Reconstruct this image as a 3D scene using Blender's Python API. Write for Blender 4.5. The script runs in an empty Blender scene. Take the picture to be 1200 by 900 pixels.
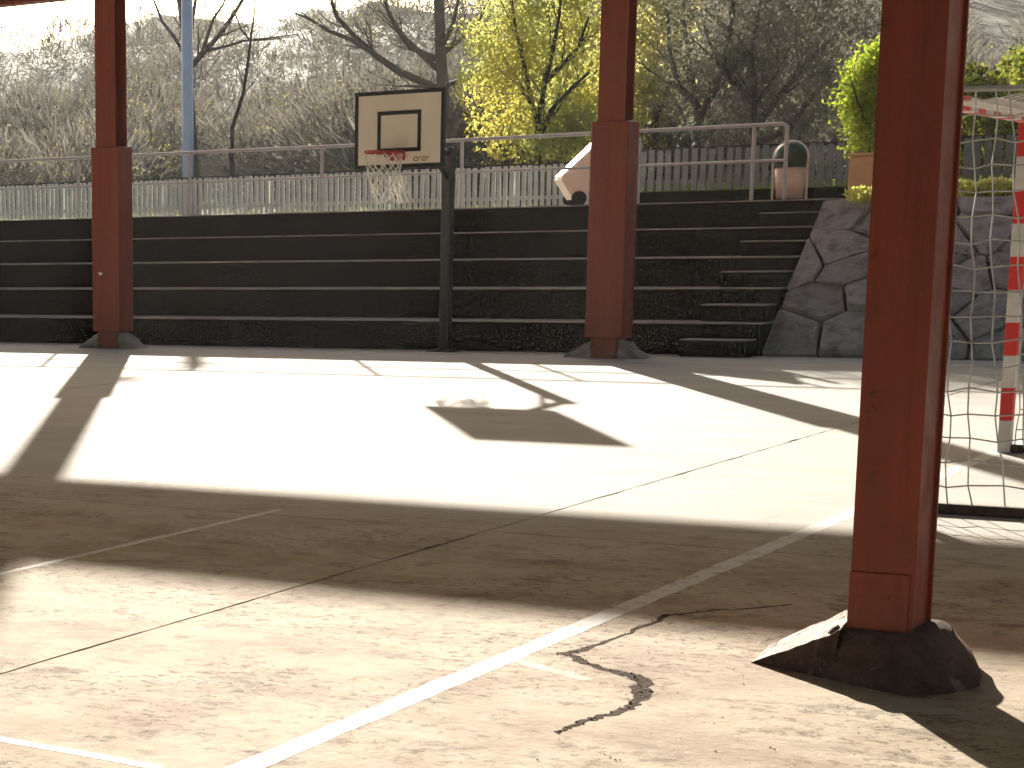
import bpy, math, random
import numpy as np
from mathutils import Vector, Matrix

# ------------------------------------------------------------------ camera
scene = bpy.context.scene
COL = scene.collection
W_, H_ = 1200.0, 900.0                       # pixel frame used for the measurements
FPX, PPX, PPY, EYE = 2374.294, 36.922, 709.969, 1.5
RM = np.array([[0.80335, 0.09131, -0.58848], [0.59522, -0.15193, 0.78907], [-0.01736, -0.98417, -0.17641]])
_u, _s, _v = np.linalg.svd(RM); RM = _u @ _v


def ray(px, py):
    d = RM @ np.array([px - PPX, py - PPY, FPX])
    return d / np.linalg.norm(d)


def at(px, py, Y):
    r = ray(px, py)
    p = np.array([0, 0, EYE]) + Y / r[1] * r
    return Vector(p)


def onground(px, py, z=0.0):
    r = ray(px, py)
    return Vector(np.array([0, 0, EYE]) + (z - EYE) / r[2] * r)


cam = bpy.data.cameras.new('camera')
cam.sensor_width = 36
cam.lens = FPX / W_ * 36
cam.shift_x = (W_ / 2 - PPX) / W_
cam.shift_y = (PPY - H_ / 2) / W_
cam.clip_start = 0.1
cam.clip_end = 3000
camo = bpy.data.objects.new('camera', cam)
COL.objects.link(camo)
m = Matrix(((RM[0][0], -RM[0][1], -RM[0][2], 0), (RM[1][0], -RM[1][1], -RM[1][2], 0), (RM[2][0], -RM[2][1], -RM[2][2], EYE), (0, 0, 0, 1)))
camo.matrix_world = m
scene.camera = camo

# ------------------------------------------------------------------ world, sun, exposure
TANE = 0.30
SUND = Vector((-0.535, 0.845, TANE)).normalized()        # towards the sun
world = bpy.data.worlds.new('World')
scene.world = world
world.use_nodes = True
wn = world.node_tree
wn.nodes.clear()
sky = wn.nodes.new('ShaderNodeTexSky')
sky.sky_type = 'NISHITA'
sky.sun_disc = False
sky.sun_elevation = math.atan(TANE)
sky.sun_rotation = math.atan2(-0.535, 0.845)
sky.dust_density = 5.0
sky.air_density = 1.0
bg = wn.nodes.new('ShaderNodeBackground')
bg.inputs['Strength'].default_value = 0.05
wo = wn.nodes.new('ShaderNodeOutputWorld')
wn.links.new(sky.outputs[0], bg.inputs[0])
wn.links.new(bg.outputs[0], wo.inputs[0])
sl = bpy.data.lights.new('sun', 'SUN')
sl.energy = 5.0
sl.angle = math.radians(0.53)
sl.color = (1.0, 0.93, 0.82)
so = bpy.data.objects.new('sun', sl)
COL.objects.link(so)
so.rotation_euler = (-SUND).to_track_quat('-Z', 'Y').to_euler()
scene.view_settings.view_transform = 'Standard'
scene.view_settings.look = 'None'
scene.view_settings.exposure = 1.72
scene.view_settings.gamma = 1
scene.cycles.use_denoising = True
scene.cycles.use_adaptive_sampling = True
scene.cycles.adaptive_threshold = 0.02
scene.cycles.use_light_tree = False
scene.cycles.max_bounces = 5
scene.cycles.diffuse_bounces = 3
scene.cycles.glossy_bounces = 2
scene.cycles.transparent_max_bounces = 8
scene.cycles.sample_clamp_indirect = 8

HAZE = 0.0003
rng = np.random.default_rng(7)
random.seed(7)


# ------------------------------------------------------------------ helpers
def rough_slab(x0, x1, y0, y1, z0, z1, seg=.14, j=.006):
    n = int((x1 - x0) / seg)
    vs = []
    e1 = 0; e2 = 0
    for k in range(n + 1):
        x = x0 + (x1 - x0) * k / n
        e1 = e1 * .7 + rng.normal(0, j); e2 = e2 * .7 + rng.normal(0, j * .6)
        chip = abs(rng.normal(0, .03)) if rng.random() < .05 else 0
        vs += [(x, y0 + .003 + max(0, e1), z0), (x, y0 + .002 + max(0, e1) + chip * .6, z1 - .006 - chip * .4), (x, y0 + .012 + max(0, e1) + chip, z1 + min(0, e2)), (x, y1, z1), (x, y1, z0)]
    fs = []
    for k in range(n):
        for q in range(5):
            fs.append((k * 5 + q, k * 5 + 5 + q, k * 5 + 5 + (q + 1) % 5, k * 5 + (q + 1) % 5))
    fs += [(0, 1, 2, 3, 4), tuple(n * 5 + q for q in (4, 3, 2, 1, 0))]
    return MB().add(vs, fs)


class MB:
    def __init__(s):
        s.v = []; s.f = []; s.mi = []; s.cur = 0

    def add(s, vs, fs):
        b = len(s.v)
        s.v += [tuple(x) for x in vs]
        s.f += [tuple(i + b for i in f) for f in fs]
        s.mi += [s.cur] * len(fs)
        return s

    def box(s, x0, x1, y0, y1, z0, z1):
        return s.add([(x0, y0, z0), (x1, y0, z0), (x1, y1, z0), (x0, y1, z0), (x0, y0, z1), (x1, y0, z1), (x1, y1, z1), (x0, y1, z1)],
                     [(0, 3, 2, 1), (4, 5, 6, 7), (0, 1, 5, 4), (1, 2, 6, 5), (2, 3, 7, 6), (3, 0, 4, 7)])

    def cbox(s, x0, x1, y0, y1, z0, z1, b):
        """box with chamfered edges"""
        vs = []; cx, cy, cz = (x0 + x1) / 2, (y0 + y1) / 2, (z0 + z1) / 2
        hx, hy, hz = (x1 - x0) / 2, (y1 - y0) / 2, (z1 - z0) / 2
        idx = {}
        for sx in (-1, 1):
            for sy in (-1, 1):
                for sz in (-1, 1):
                    for ax in range(3):
                        p = [sx * (hx - b), sy * (hy - b), sz * (hz - b)]
                        p[ax] = (sx * hx, sy * hy, sz * hz)[ax]
                        idx[(sx, sy, sz, ax)] = len(vs)
                        vs.append((cx + p[0], cy + p[1], cz + p[2]))
        fs = []
        for ax in range(3):
            o = [a for a in range(3) if a != ax]
            for sg in (-1, 1):
                q = []
                for a, bb in ((-1, -1), (1, -1), (1, 1), (-1, 1)):
                    k = [0, 0, 0]; k[ax] = sg; k[o[0]] = a; k[o[1]] = bb
                    q.append(idx[(*k, ax)])
                if (sg == 1) == (ax == 1): q.reverse()
                fs.append(tuple(q))
        for ax in range(3):
            o = [a for a in range(3) if a != ax]
            for a in (-1, 1):
                for bb in (-1, 1):
                    k0 = [0, 0, 0]; k0[ax] = -1; k0[o[0]] = a; k0[o[1]] = bb
                    k1 = list(k0); k1[ax] = 1
                    fs.append((idx[(*k0, o[0])], idx[(*k1, o[0])], idx[(*k1, o[1])], idx[(*k0, o[1])]))
        for sx in (-1, 1):
            for sy in (-1, 1):
                for sz in (-1, 1):
                    fs.append(tuple(idx[(sx, sy, sz, a)] for a in range(3)))
        return s.add(vs, fs)

    def tube(s, pts, rad, n=6, cap=True):
        pts = [Vector(p) for p in pts]
        if not isinstance(rad, (list, tuple)): rad = [rad] * len(pts)
        rings = []
        vs = []
        prev = None
        for i, p in enumerate(pts):
            d = (pts[min(i + 1, len(pts) - 1)] - pts[max(i - 1, 0)])
            if d.length < 1e-9: d = Vector((0, 0, 1))
            d.normalize()
            if prev is None:
                a = Vector((0, 0, 1)) if abs(d.z) < .9 else Vector((1, 0, 0))
                u = d.cross(a).normalized()
            else:
                u = (prev - d * prev.dot(d))
                u = u.normalized() if u.length > 1e-6 else d.orthogonal().normalized()
            prev = u
            w = d.cross(u)
            rings.append(len(vs))
            for k in range(n):
                t = 2 * math.pi * k / n
                vs.append(p + (u * math.cos(t) + w * math.sin(t)) * rad[i])
        fs = []
        for i in range(len(pts) - 1):
            for k in range(n):
                a, b = rings[i] + k, rings[i] + (k + 1) % n
                c, d_ = rings[i + 1] + (k + 1) % n, rings[i + 1] + k
                fs.append((a, b, c, d_))
        if cap:
            fs.append(tuple(rings[0] + k for k in reversed(range(n))))
            fs.append(tuple(rings[-1] + k for k in range(n)))
        return s.add(vs, fs)

    def build(s, name, mat, parent=None, smooth=False):
        me = bpy.data.meshes.new(name)
        me.from_pydata(s.v, [], s.f)
        for mm in (mat if isinstance(mat, (list, tuple)) else [mat]):
            me.materials.append(mm)
        if any(s.mi):
            me.polygons.foreach_set('material_index', s.mi)
        if smooth:
            me.polygons.foreach_set('use_smooth', [True] * len(s.f))
        me.update()
        return link(name, me, parent)


def link(name, me, parent=None):
    o = bpy.data.objects.new(name, me)
    COL.objects.link(o)
    if parent is not None: o.parent = parent
    return o


def local(o, root):
    """shift mesh so that it lives in its parent's frame"""
    o.matrix_parent_inverse = Matrix.Translation(root.location).inverted()
    return o


def empty(name, loc):
    o = bpy.data.objects.new(name, None)
    o.empty_display_size = 0.2
    o.location = loc
    COL.objects.link(o)
    return o


def tag(o, label=None, cat=None, group=None, kind=None):
    if label: o['label'] = label
    if cat: o['category'] = cat
    if group: o['group'] = group
    if kind: o['kind'] = kind
    return o


def np_mesh(name, verts, quads, mats, mi=None, smooth=False):
    me = bpy.data.meshes.new(name)
    nv, nf = len(verts), len(quads)
    me.vertices.add(nv)
    me.vertices.foreach_set('co', np.asarray(verts, np.float32).ravel())
    me.loops.add(nf * 4)
    me.loops.foreach_set('vertex_index', np.asarray(quads, np.int32).ravel())
    me.polygons.add(nf)
    me.polygons.foreach_set('loop_start', np.arange(nf, dtype=np.int32) * 4)
    for mm in (mats if isinstance(mats, (list, tuple)) else [mats]):
        me.materials.append(mm)
    if mi is not None:
        me.polygons.foreach_set('material_index', np.asarray(mi, np.int32))
    me.update(calc_edges=True)
    me.validate()
    return me


def leaf_quads(c, lmin, lmax, aspect=0.5, droop=0.0, r=rng):
    """diamond leaves at the centres c"""
    n = len(c)
    u = r.normal(size=(n, 3)); u[:, 2] -= droop
    u /= np.linalg.norm(u, axis=1)[:, None]
    w = np.cross(u, r.normal(size=(n, 3))); w /= np.linalg.norm(w, axis=1)[:, None] + 1e-9
    L = r.uniform(lmin, lmax, (n, 1)) / 2
    v = np.stack([c - u * L, c + w * L * aspect + u * L * .1, c + u * L, c - w * L * aspect + u * L * .1], 1).reshape(-1, 3)
    return v, np.arange(n * 4).reshape(-1, 4)


def ellipsoid_pts(n, c, rad, shell=0.5, r=rng):
    d = r.normal(size=(n, 3)); d /= np.linalg.norm(d, axis=1)[:, None]
    t = r.uniform(shell ** 3, 1, (n, 1)) ** (1 / 3)
    return np.asarray(c) + d * t * np.asarray(rad)


# ------------------------------------------------------------------ materials
def nt(name):
    mt = bpy.data.materials.new(name)
    mt.use_nodes = True
    t = mt.node_tree
    t.nodes.clear()
    o = t.nodes.new('ShaderNodeOutputMaterial')
    return mt, t, o


def N(t, k, **kw):
    n = t.nodes.new(k)
    for a, b in kw.items():
        setattr(n, a, b)
    return n


def noise(t, vec, scale, detail=6, rough=.6, dist=0.0):
    n = N(t, 'ShaderNodeTexNoise')
    n.inputs['Scale'].default_value = scale
    n.inputs['Detail'].default_value = detail
    n.inputs['Roughness'].default_value = rough
    n.inputs['Distortion'].default_value = dist
    if vec is not None: t.links.new(vec, n.inputs['Vector'])
    return n.outputs['Fac']


def ramp(t, fac, a, b, ca=0.0, cb=1.0):
    n = N(t, 'ShaderNodeMapRange')
    n.inputs['From Min'].default_value = a
    n.inputs['From Max'].default_value = b
    n.inputs['To Min'].default_value = ca
    n.inputs['To Max'].default_value = cb
    t.links.new(fac, n.inputs['Value'])
    return n.outputs['Result']


def mix(t, fac, a, b, mode='MIX'):
    n = N(t, 'ShaderNodeMix', data_type='RGBA', blend_type=mode)
    for sock, v in ((n.inputs['Factor'], fac), (n.inputs['A'], a), (n.inputs['B'], b)):
        if isinstance(v, (int, float)): sock.default_value = v
        elif isinstance(v, tuple): sock.default_value = (*v, 1) if len(v) == 3 else v
        else: t.links.new(v, sock)
    return n.outputs['Result']


def mth(t, op, a, b=None):
    n = N(t, 'ShaderNodeMath', operation=op)
    for i, v in enumerate((a, b)):
        if v is None: continue
        if isinstance(v, (int, float)): n.inputs[i].default_value = v
        else: t.links.new(v, n.inputs[i])
    return n.outputs[0]


def posn(t, scale=(1, 1, 1)):
    g = N(t, 'ShaderNodeNewGeometry')
    mp = N(t, 'ShaderNodeMapping')
    mp.inputs['Scale'].default_value = scale
    t.links.new(g.outputs['Position'], mp.inputs['Vector'])
    return mp.outputs[0]


def objn(t, scale=(1, 1, 1)):
    g = N(t, 'ShaderNodeTexCoord')
    mp = N(t, 'ShaderNodeMapping')
    mp.inputs['Scale'].default_value = scale
    t.links.new(g.outputs['Object'], mp.inputs['Vector'])
    return mp.outputs[0]


def principled(t, o, col, rough=.6, metal=0.0, bump=None, bstr=.2, bdist=.02, spec=.5):
    p = N(t, 'ShaderNodeBsdfPrincipled')
    if isinstance(col, tuple): p.inputs['Base Color'].default_value = (*col, 1)
    else: t.links.new(col, p.inputs['Base Color'])
    if isinstance(rough, (int, float)): p.inputs['Roughness'].default_value = rough
    else: t.links.new(rough, p.inputs['Roughness'])
    p.inputs['Metallic'].default_value = metal
    p.inputs['Specular IOR Level'].default_value = spec
    if bump is not None:
        b = N(t, 'ShaderNodeBump')
        b.inputs['Strength'].default_value = bstr
        b.inputs['Distance'].default_value = bdist
        t.links.new(bump, b.inputs['Height'])
        t.links.new(b.outputs[0], p.inputs['Normal'])
    t.links.new(p.outputs[0], o.inputs['Surface'])
    return p


def simple(name, c1, c2, scale=4, rough=.6, metal=0.0, bstr=.15, spec=.5, bscale=None, world_pos=True, lo=.35, hi=.65):
    mt, t, o = nt(name)
    v = posn(t) if world_pos else objn(t)
    f = ramp(t, noise(t, v, scale), lo, hi)
    c = mix(t, f, c1, c2)
    b = noise(t, v, bscale or scale * 6, 4)
    principled(t, o, c, rough, metal, b, bstr, .02, spec)
    return mt


def leafmat(name, ca, cb, trans=.5, cc=None):
    mt, t, o = nt(name)
    g = N(t, 'ShaderNodeNewGeometry')
    r = g.outputs['Random Per Island']
    c = mix(t, r, ca, cb)
    if cc is not None:
        n = ramp(t, noise(t, posn(t), 0.5, 2), .4, .62)
        c = mix(t, n, c, cc)
    d = N(t, 'ShaderNodeBsdfDiffuse'); t.links.new(c, d.inputs[0])
    tr = N(t, 'ShaderNodeBsdfTranslucent'); t.links.new(c, tr.inputs[0])
    mx = N(t, 'ShaderNodeMixShader'); mx.inputs[0].default_value = trans
    t.links.new(d.outputs[0], mx.inputs[1]); t.links.new(tr.outputs[0], mx.inputs[2])
    t.links.new(mx.outputs[0], o.inputs['Surface'])
    return mt


M = {}


def floor_material():
    mt, t, o = nt('court_concrete')
    v = posn(t)
    vs = posn(t, (1.0, 2.6, 1))
    sep = N(t, 'ShaderNodeSeparateXYZ'); t.links.new(v, sep.inputs[0])
    # older, dusty concrete under the roof (towards -Y), edge broken up by noise
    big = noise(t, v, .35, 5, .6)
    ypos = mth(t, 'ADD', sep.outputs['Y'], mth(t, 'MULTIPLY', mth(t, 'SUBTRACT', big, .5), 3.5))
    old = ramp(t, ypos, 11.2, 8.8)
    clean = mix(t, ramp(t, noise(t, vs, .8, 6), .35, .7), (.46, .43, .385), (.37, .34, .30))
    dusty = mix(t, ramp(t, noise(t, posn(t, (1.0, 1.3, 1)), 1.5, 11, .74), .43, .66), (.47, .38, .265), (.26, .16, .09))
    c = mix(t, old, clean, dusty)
    # tan streaks and brown stains
    st = ramp(t, noise(t, posn(t, (1.0, 3.0, 1)), 1.6, 10, .75, .2), .56, .68)
    c = mix(t, mth(t, 'MULTIPLY', st, mth(t, 'ADD', mth(t, 'MULTIPLY', old, .55), .22)), c, (.135, .09, .05))
    bl = ramp(t, noise(t, posn(t, (1, 1.15, 1)), 3.0, 12, .80, .15), .54, .60)
    c = mix(t, mth(t, 'MULTIPLY', bl, mth(t, 'ADD', mth(t, 'MULTIPLY', old, .72), .05)), c, (.13, .075, .034))
    # scaled patches where the skin has come off
    sc = ramp(t, noise(t, posn(t, (1, 1.15, 1)), 17.0, 9, .78, .2), .555, .60)
    area = ramp(t, noise(t, v, .9, 3), .45, .64)
    scm = mth(t, 'MULTIPLY', mth(t, 'MULTIPLY', sc, area), mth(t, 'ADD', mth(t, 'MULTIPLY', old, .95), .05))
    c = mix(t, scm, c, (.11, .068, .038))
    # pale worn blotches
    pl = ramp(t, noise(t, v, 3.4, 10, .75), .52, .68)
    c = mix(t, mth(t, 'MULTIPLY', pl, .55), c, (.47, .41, .34))
    # fine specks
    sp = ramp(t, noise(t, v, 55, 2, .5), .66, .74)
    c = mix(t, mth(t, 'MULTIPLY', sp, .5), c, (.14, .11, .085))
    h1 = noise(t, v, 38, 6, .7)
    hh = mth(t, 'SUBTRACT', mth(t, 'MULTIPLY', h1, .35), mth(t, 'MULTIPLY', scm, .9))
    hh = mth(t, 'ADD', hh, mth(t, 'MULTIPLY', noise(t, v, 6, 6), .5))
    principled(t, o, c, .9, 0, hh, .7, .012, .14)
    return mt


def paint_line(name, col, wear):
    mt, t, o = nt(name)
    v = posn(t)
    w = ramp(t, noise(t, v, 7, 11, .8), wear, wear + .10)
    c = mix(t, w, col, (.34, .26, .18))
    principled(t, o, c, .8, 0, noise(t, v, 40, 5), .5, .01, .14)
    return mt


def red_paint():
    mt, t, o = nt('red_oxide_paint')
    v = posn(t)
    vv = posn(t, (7, 7, .45))
    c = mix(t, ramp(t, noise(t, vv, 1.3, 8, .65), .3, .7), (.34, .068, .033), (.23, .049, .027))
    c = mix(t, mth(t, 'MULTIPLY', ramp(t, noise(t, posn(t, (16, 16, .6)), 1.6, 8, .7), .52, .72), .6), c, (.115, .032, .018))
    c = mix(t, mth(t, 'MULTIPLY', ramp(t, noise(t, v, 3.2, 9, .75), .52, .66), .5), c, (.15, .05, .022))
    ch = ramp(t, noise(t, v, 19, 7, .7), .68, .72)
    c = mix(t, mth(t, 'MULTIPLY', ch, .75), c, (.34, .20, .13))
    rs = ramp(t, noise(t, v, 11, 8, .75), .60, .66)
    c = mix(t, mth(t, 'MULTIPLY', rs, .7), c, (.10, .038, .016))
    h = mth(t, 'SUBTRACT', noise(t, v, 26, 6), mth(t, 'MULTIPLY', rs, .35))
    principled(t, o, c, ramp(t, noise(t, v, 6, 5), .3, .7, .36, .62), 0, h, .22, .012, .36)
    return mt


def footing_paint():
    mt, t, o = nt('peeling_footing_paint')
    v = posn(t)
    g = N(t, 'ShaderNodeNewGeometry')
    ch = ramp(t, noise(t, v, 5.5, 9, .72, .5), .58, .63)
    base_ = mix(t, ramp(t, noise(t, v, 6, 10, .75), .38, .62), (.20, .125, .095), (.11, .07, .055))
    c = mix(t, ch, base_, (.30, .25, .20))
    principled(t, o, c, .92, 0, mth(t, 'ADD', noise(t, v, 16, 9, .75), mth(t, 'MULTIPLY', ch, -.25)), .9, .03, .12)
    return mt


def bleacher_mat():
    mt, t, o = nt('shade_dark_mossy_concrete')  # shade on the risers is put into this near-black colour
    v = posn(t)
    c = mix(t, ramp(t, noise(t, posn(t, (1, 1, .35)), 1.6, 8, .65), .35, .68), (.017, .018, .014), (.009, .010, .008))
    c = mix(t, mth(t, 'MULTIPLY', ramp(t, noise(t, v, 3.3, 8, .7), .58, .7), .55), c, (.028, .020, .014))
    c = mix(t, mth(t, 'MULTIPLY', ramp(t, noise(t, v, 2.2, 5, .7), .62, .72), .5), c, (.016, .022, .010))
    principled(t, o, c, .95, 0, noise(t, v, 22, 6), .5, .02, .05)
    return mt


M['floor'] = floor_material()
M['bed'] = simple('joint_filler', (.16, .13, .10), (.07, .058, .045), 3, .95)
M['line'] = paint_line('worn_white_line', (.62, .59, .54), .52)
M['line_old'] = paint_line('faded_line', (.46, .42, .36), .42)
M['grit'] = simple('grit', (.30, .23, .16), (.15, .11, .08), 26, .95, spec=.05)
M['crack'] = simple('broken_gravel', (.10, .062, .036), (.028, .018, .012), 26, .95, spec=.03, bstr=1.0, bscale=60)
M['red'] = red_paint()
M['footing'] = footing_paint()
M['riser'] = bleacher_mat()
M['farfoot'] = simple('grey_footing_concrete', (.40, .37, .34), (.24, .21, .18), 5, .9, bstr=.6)
M['flank'] = simple('chipped_sunlit_concrete', (.55, .51, .45), (.16, .10, .075), 9, .9, bstr=.9, lo=.60, hi=.68, spec=.1)  # sunlight on the footing flank painted in as pale, with chips
M['tread'] = simple('skylit_tread_concrete', (.36, .35, .33), (.20, .195, .18), 2.5, .85, bstr=.3)  # skylight on the treads painted in as a paler concrete
M['promenade'] = simple('promenade_paving', (.33, .31, .28), (.26, .245, .22), 1.2, .85)
M['galv'] = simple('galvanised_tube', (.48, .50, .49), (.38, .40, .39), 9, .4, .2, .05)
M['picket'] = simple('pale_grey_green_paint', (.68, .74, .66), (.54, .60, .53), 5, .7, bstr=.1)
M['picket_dark'] = simple('dark_grey_paint', (.24, .275, .26), (.16, .19, .18), 5, .7, bstr=.1)  # darker grey for the right-hand fence
M['railwood'] = simple('dark_top_rail', (.035, .04, .036), (.02, .022, .02), 5, .6)
M['board'] = simple('cream_board_paint', (.90, .76, .62), (.85, .71, .57), 2.2, .55, bstr=.04)
M['black'] = simple('black_paint', (.012, .012, .012), (.022, .02, .02), 8, .5, bstr=.05)
M['poledark'] = simple('dark_green_grey_post_paint', (.030, .036, .032), (.018, .022, .02), 6, .55, bstr=.08)
M['rim'] = simple('chipped_red_rim', (.50, .045, .04), (.34, .04, .03), 14, .5, bstr=.2)
M['scrib'] = simple('rust_scribble', (.34, .15, .06), (.28, .12, .05), 10, .8)
M['net'] = simple('white_net_cord', (.82, .78, .70), (.70, .66, .60), 12, .9, bstr=.1)
M['gnet'] = simple('white_goal_cord', (.70, .67, .62), (.50, .48, .44), 12, .9, bstr=.1)
M['gwhite'] = simple('goal_white', (.74, .70, .66), (.60, .56, .52), 9, .5, bstr=.1)
M['gred'] = simple('goal_red', (.78, .035, .022), (.66, .03, .022), 9, .45, bstr=.1)
M['rust'] = simple('rusty_base_steel', (.055, .04, .032), (.11, .07, .045), 16, .85, bstr=.5)
M['lamp'] = simple('pale_blue_lamp_paint', (.60, .66, .76), (.52, .58, .68), 3, .4, .1, .03)
M['lampdark'] = simple('lamp_head', (.15, .16, .17), (.2, .2, .2), 3, .5)
M['binbody'] = simple('cream_bin_plastic', (.84, .70, .56), (.78, .64, .50), 3, .5, bstr=.05)
M['binlid'] = simple('white_bin_plastic', (.90, .89, .87), (.85, .84, .82), 3, .45, bstr=.05)
M['rubber'] = simple('black_rubber', (.015, .015, .015), (.025, .025, .025), 20, .8)
M['hood'] = simple('dark_green_hood', (.012, .03, .016), (.02, .042, .022), 6, .35, bstr=.03)
M['steel'] = simple('pale_rim_strip', (.8, .8, .8), (.7, .7, .7), 8, .4, 0, .05)
M['litter'] = simple('beige_bin_panel', (.66, .54, .43), (.58, .47, .37), 5, .6, bstr=.08)
M['pillar'] = simple('ochre_render', (.62, .42, .23), (.54, .36, .19), 6, .85)
M['stone'] = None
M['mortar'] = simple('dark_wall_joint', (.28, .27, .25), (.18, .175, .16), 6, .95, bstr=.8)
M['bark'] = simple('grey_bark', (.15, .125, .11), (.09, .077, .068), 5, .9, bstr=.6)
M['barkdark'] = simple('dark_bark', (.05, .042, .036), (.03, .027, .024), 5, .9, bstr=.6)
M['grass'] = simple('grass_soil', (.10, .13, .035), (.13, .115, .055), .8, .95, bstr=.6)
M['hill'] = simple('hill_scrub_soil', (.12, .115, .07), (.09, .10, .05), .12, .95, bstr=.6)
M['farhill'] = simple('far_hill_cover', (.10, .11, .075), (.15, .14, .10), .03, .95)
M['roof'] = simple('roof_sheet', (.16, .15, .14), (.11, .105, .10), 1, .6)
M['tile'] = None
M['lf_scrub'] = leafmat('scrub_leaf', (.13, .137, .10), (.225, .22, .17), .45, (.21, .205, .12))
M['lf_ochre'] = leafmat('ochre_scrub_leaf', (.22, .20, .07), (.36, .32, .12), .5)
M['twig'] = leafmat('pale_twig', (.13, .115, .10), (.30, .27, .23), .25)
M['lf_yellow'] = leafmat('autumn_yellow_leaf', (.52, .49, .11), (.76, .64, .13), .64, (.44, .47, .15))
M['lf_olive'] = leafmat('pale_olive_leaf', (.46, .45, .20), (.64, .58, .26), .6)
M['lf_grey'] = leafmat('grey_green_leaf', (.17, .185, .125), (.29, .285, .205), .42)
M['lf_green'] = leafmat('bright_green_leaf', (.20, .32, .03), (.46, .50, .05), .6)
M['lf_hedge'] = leafmat('hedge_leaf', (.05, .085, .018), (.34, .34, .05), .5)
M['lf_lime'] = leafmat('lime_leaf', (.55, .58, .13), (.68, .66, .22), .5)
M['blade'] = leafmat('grass_blade', (.16, .22, .05), (.30, .33, .08), .5)


def stone_mat():
    mt, t, o = nt('grey_field_stone')
    v = posn(t)
    oi = N(t, 'ShaderNodeObjectInfo')
    c = mix(t, oi.outputs['Random'], (.38, .38, .36), (.56, .55, .52))
    c = mix(t, mth(t, 'MULTIPLY', ramp(t, noise(t, v, 5, 8, .7), .48, .66), .6), c, (.09, .088, .075))
    c = mix(t, mth(t, 'MULTIPLY', ramp(t, noise(t, v, 2.6, 6, .7), .58, .7), .5), c, (.11, .105, .05))
    principled(t, o, c, .9, 0, noise(t, v, 9, 9, .75), 1.0, .09, .25)
    return mt


M['stone'] = stone_mat()

# ------------------------------------------------------------------ ground and court floor
g = MB().add([(-600, -300, -.25), (500, -300, -.25), (500, 900, -.25), (-600, 900, -.25)], [(0, 1, 2, 3)]).build('ground', M['grass'])
tag(g, kind='structure')
floor = MB().box(-27.9, 9.0, -13.9, 24.985, -.10, -.006).build('court_floor', M['bed'])
tag(floor, kind='structure')
XJ = [-28, -20.3, -12.3, -4.287, 3.7, 9.1]
YJ = [-14, 2.0, 9.68, 22.6, 24.985]
for i in range(len(XJ) - 1):
    for j in range(len(YJ) - 1):
        # ragged slab edges: the arris is chipped a few millimetres
        x0, x1, y0, y1 = XJ[i] + .003, XJ[i + 1] - .003, YJ[j] + .003, YJ[j + 1] - .003
        if y1 > 24.9: y1 = YJ[j + 1]
        nx = max(2, int((x1 - x0) / .16)); ny = max(2, int((y1 - y0) / .16))
        per = [(x0 + (x1 - x0) * k / nx, y0 + abs(rng.normal(0, .004))) for k in range(nx)] + \
              [(x1 - abs(rng.normal(0, .006)), y0 + (y1 - y0) * k / ny) for k in range(ny)] + \
              [(x1 - (x1 - x0) * k / nx, y1 - abs(rng.normal(0, .004))) for k in range(nx)] + \
              [(x0 + abs(rng.normal(0, .006)), y1 - (y1 - y0) * k / ny) for k in range(ny)]
        n = len(per)
        b = MB().add([(x, y, 0) for x, y in per] + [(x, y, -.05) for x, y in per],
                     [tuple(range(n))] + [(k, k + n, (k + 1) % n + n, (k + 1) % n) for k in range(n)])
        b.build('slab', M['floor'], floor)


def ribbon(name, pts, w, mat, z=.004, jit=.0025, seg=.08):
    """painted line with slightly uneven edges, laid on the slabs"""
    L = []; R = []
    for a, b in zip(pts[:-1], pts[1:]):
        a = Vector(a); b = Vector(b)
        d = (b - a); n = max(1, int(d.length / seg)); d.normalize()
        nr = Vector((-d.y, d.x))
        for k in range(n + 1):
            p = a + (b - a) * (k / n)
            L.append(p + nr * (w / 2 + rng.normal(0, jit)))
            R.append(p - nr * (w / 2 + rng.normal(0, jit)))
    n = len(L)
    z = z * .18
    vv = [(p.x, p.y, z) for p in L] + [(p.x, p.y, z) for p in R] + [(p.x, p.y, -.001) for p in L] + [(p.x, p.y, -.001) for p in R]
    ff = []
    for k in range(n - 1):
        ff += [(k, k + n, k + n + 1, k + 1), (k, k + 1, k + 1 + 2 * n, k + 2 * n), (k + n, k + 3 * n, k + 1 + 3 * n, k + 1 + n)]
    return MB().add(vv, ff).build(name, mat, floor)


ribbon('painted_line', [(-2.90, -2), (-2.90, 11.2), (-2.90, 23.0)], .096, M['line'])
ribbon('painted_line', [(-5.625, 3.5), (-5.625, 9.9)], .045, M['line'])
p0, p1 = onground(0, 866), onground(190, 900)
ribbon('painted_line', [(p0.x - .6, p0.y + .03), (p0.x, p0.y), (p1.x, p1.y)], .05, M['line'])
p0, p1 = onground(600, 773), onground(690, 797)
ribbon('painted_line', [(p0.x, p0.y), (p1.x, p1.y)], .06, M['line_old'], z=.0028)
p0, p1 = onground(848, 664), onground(895, 710)
ribbon('painted_line', [(p0.x, p0.y), (p1.x, p1.y)], .02, M['line_old'], z=.002)

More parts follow.
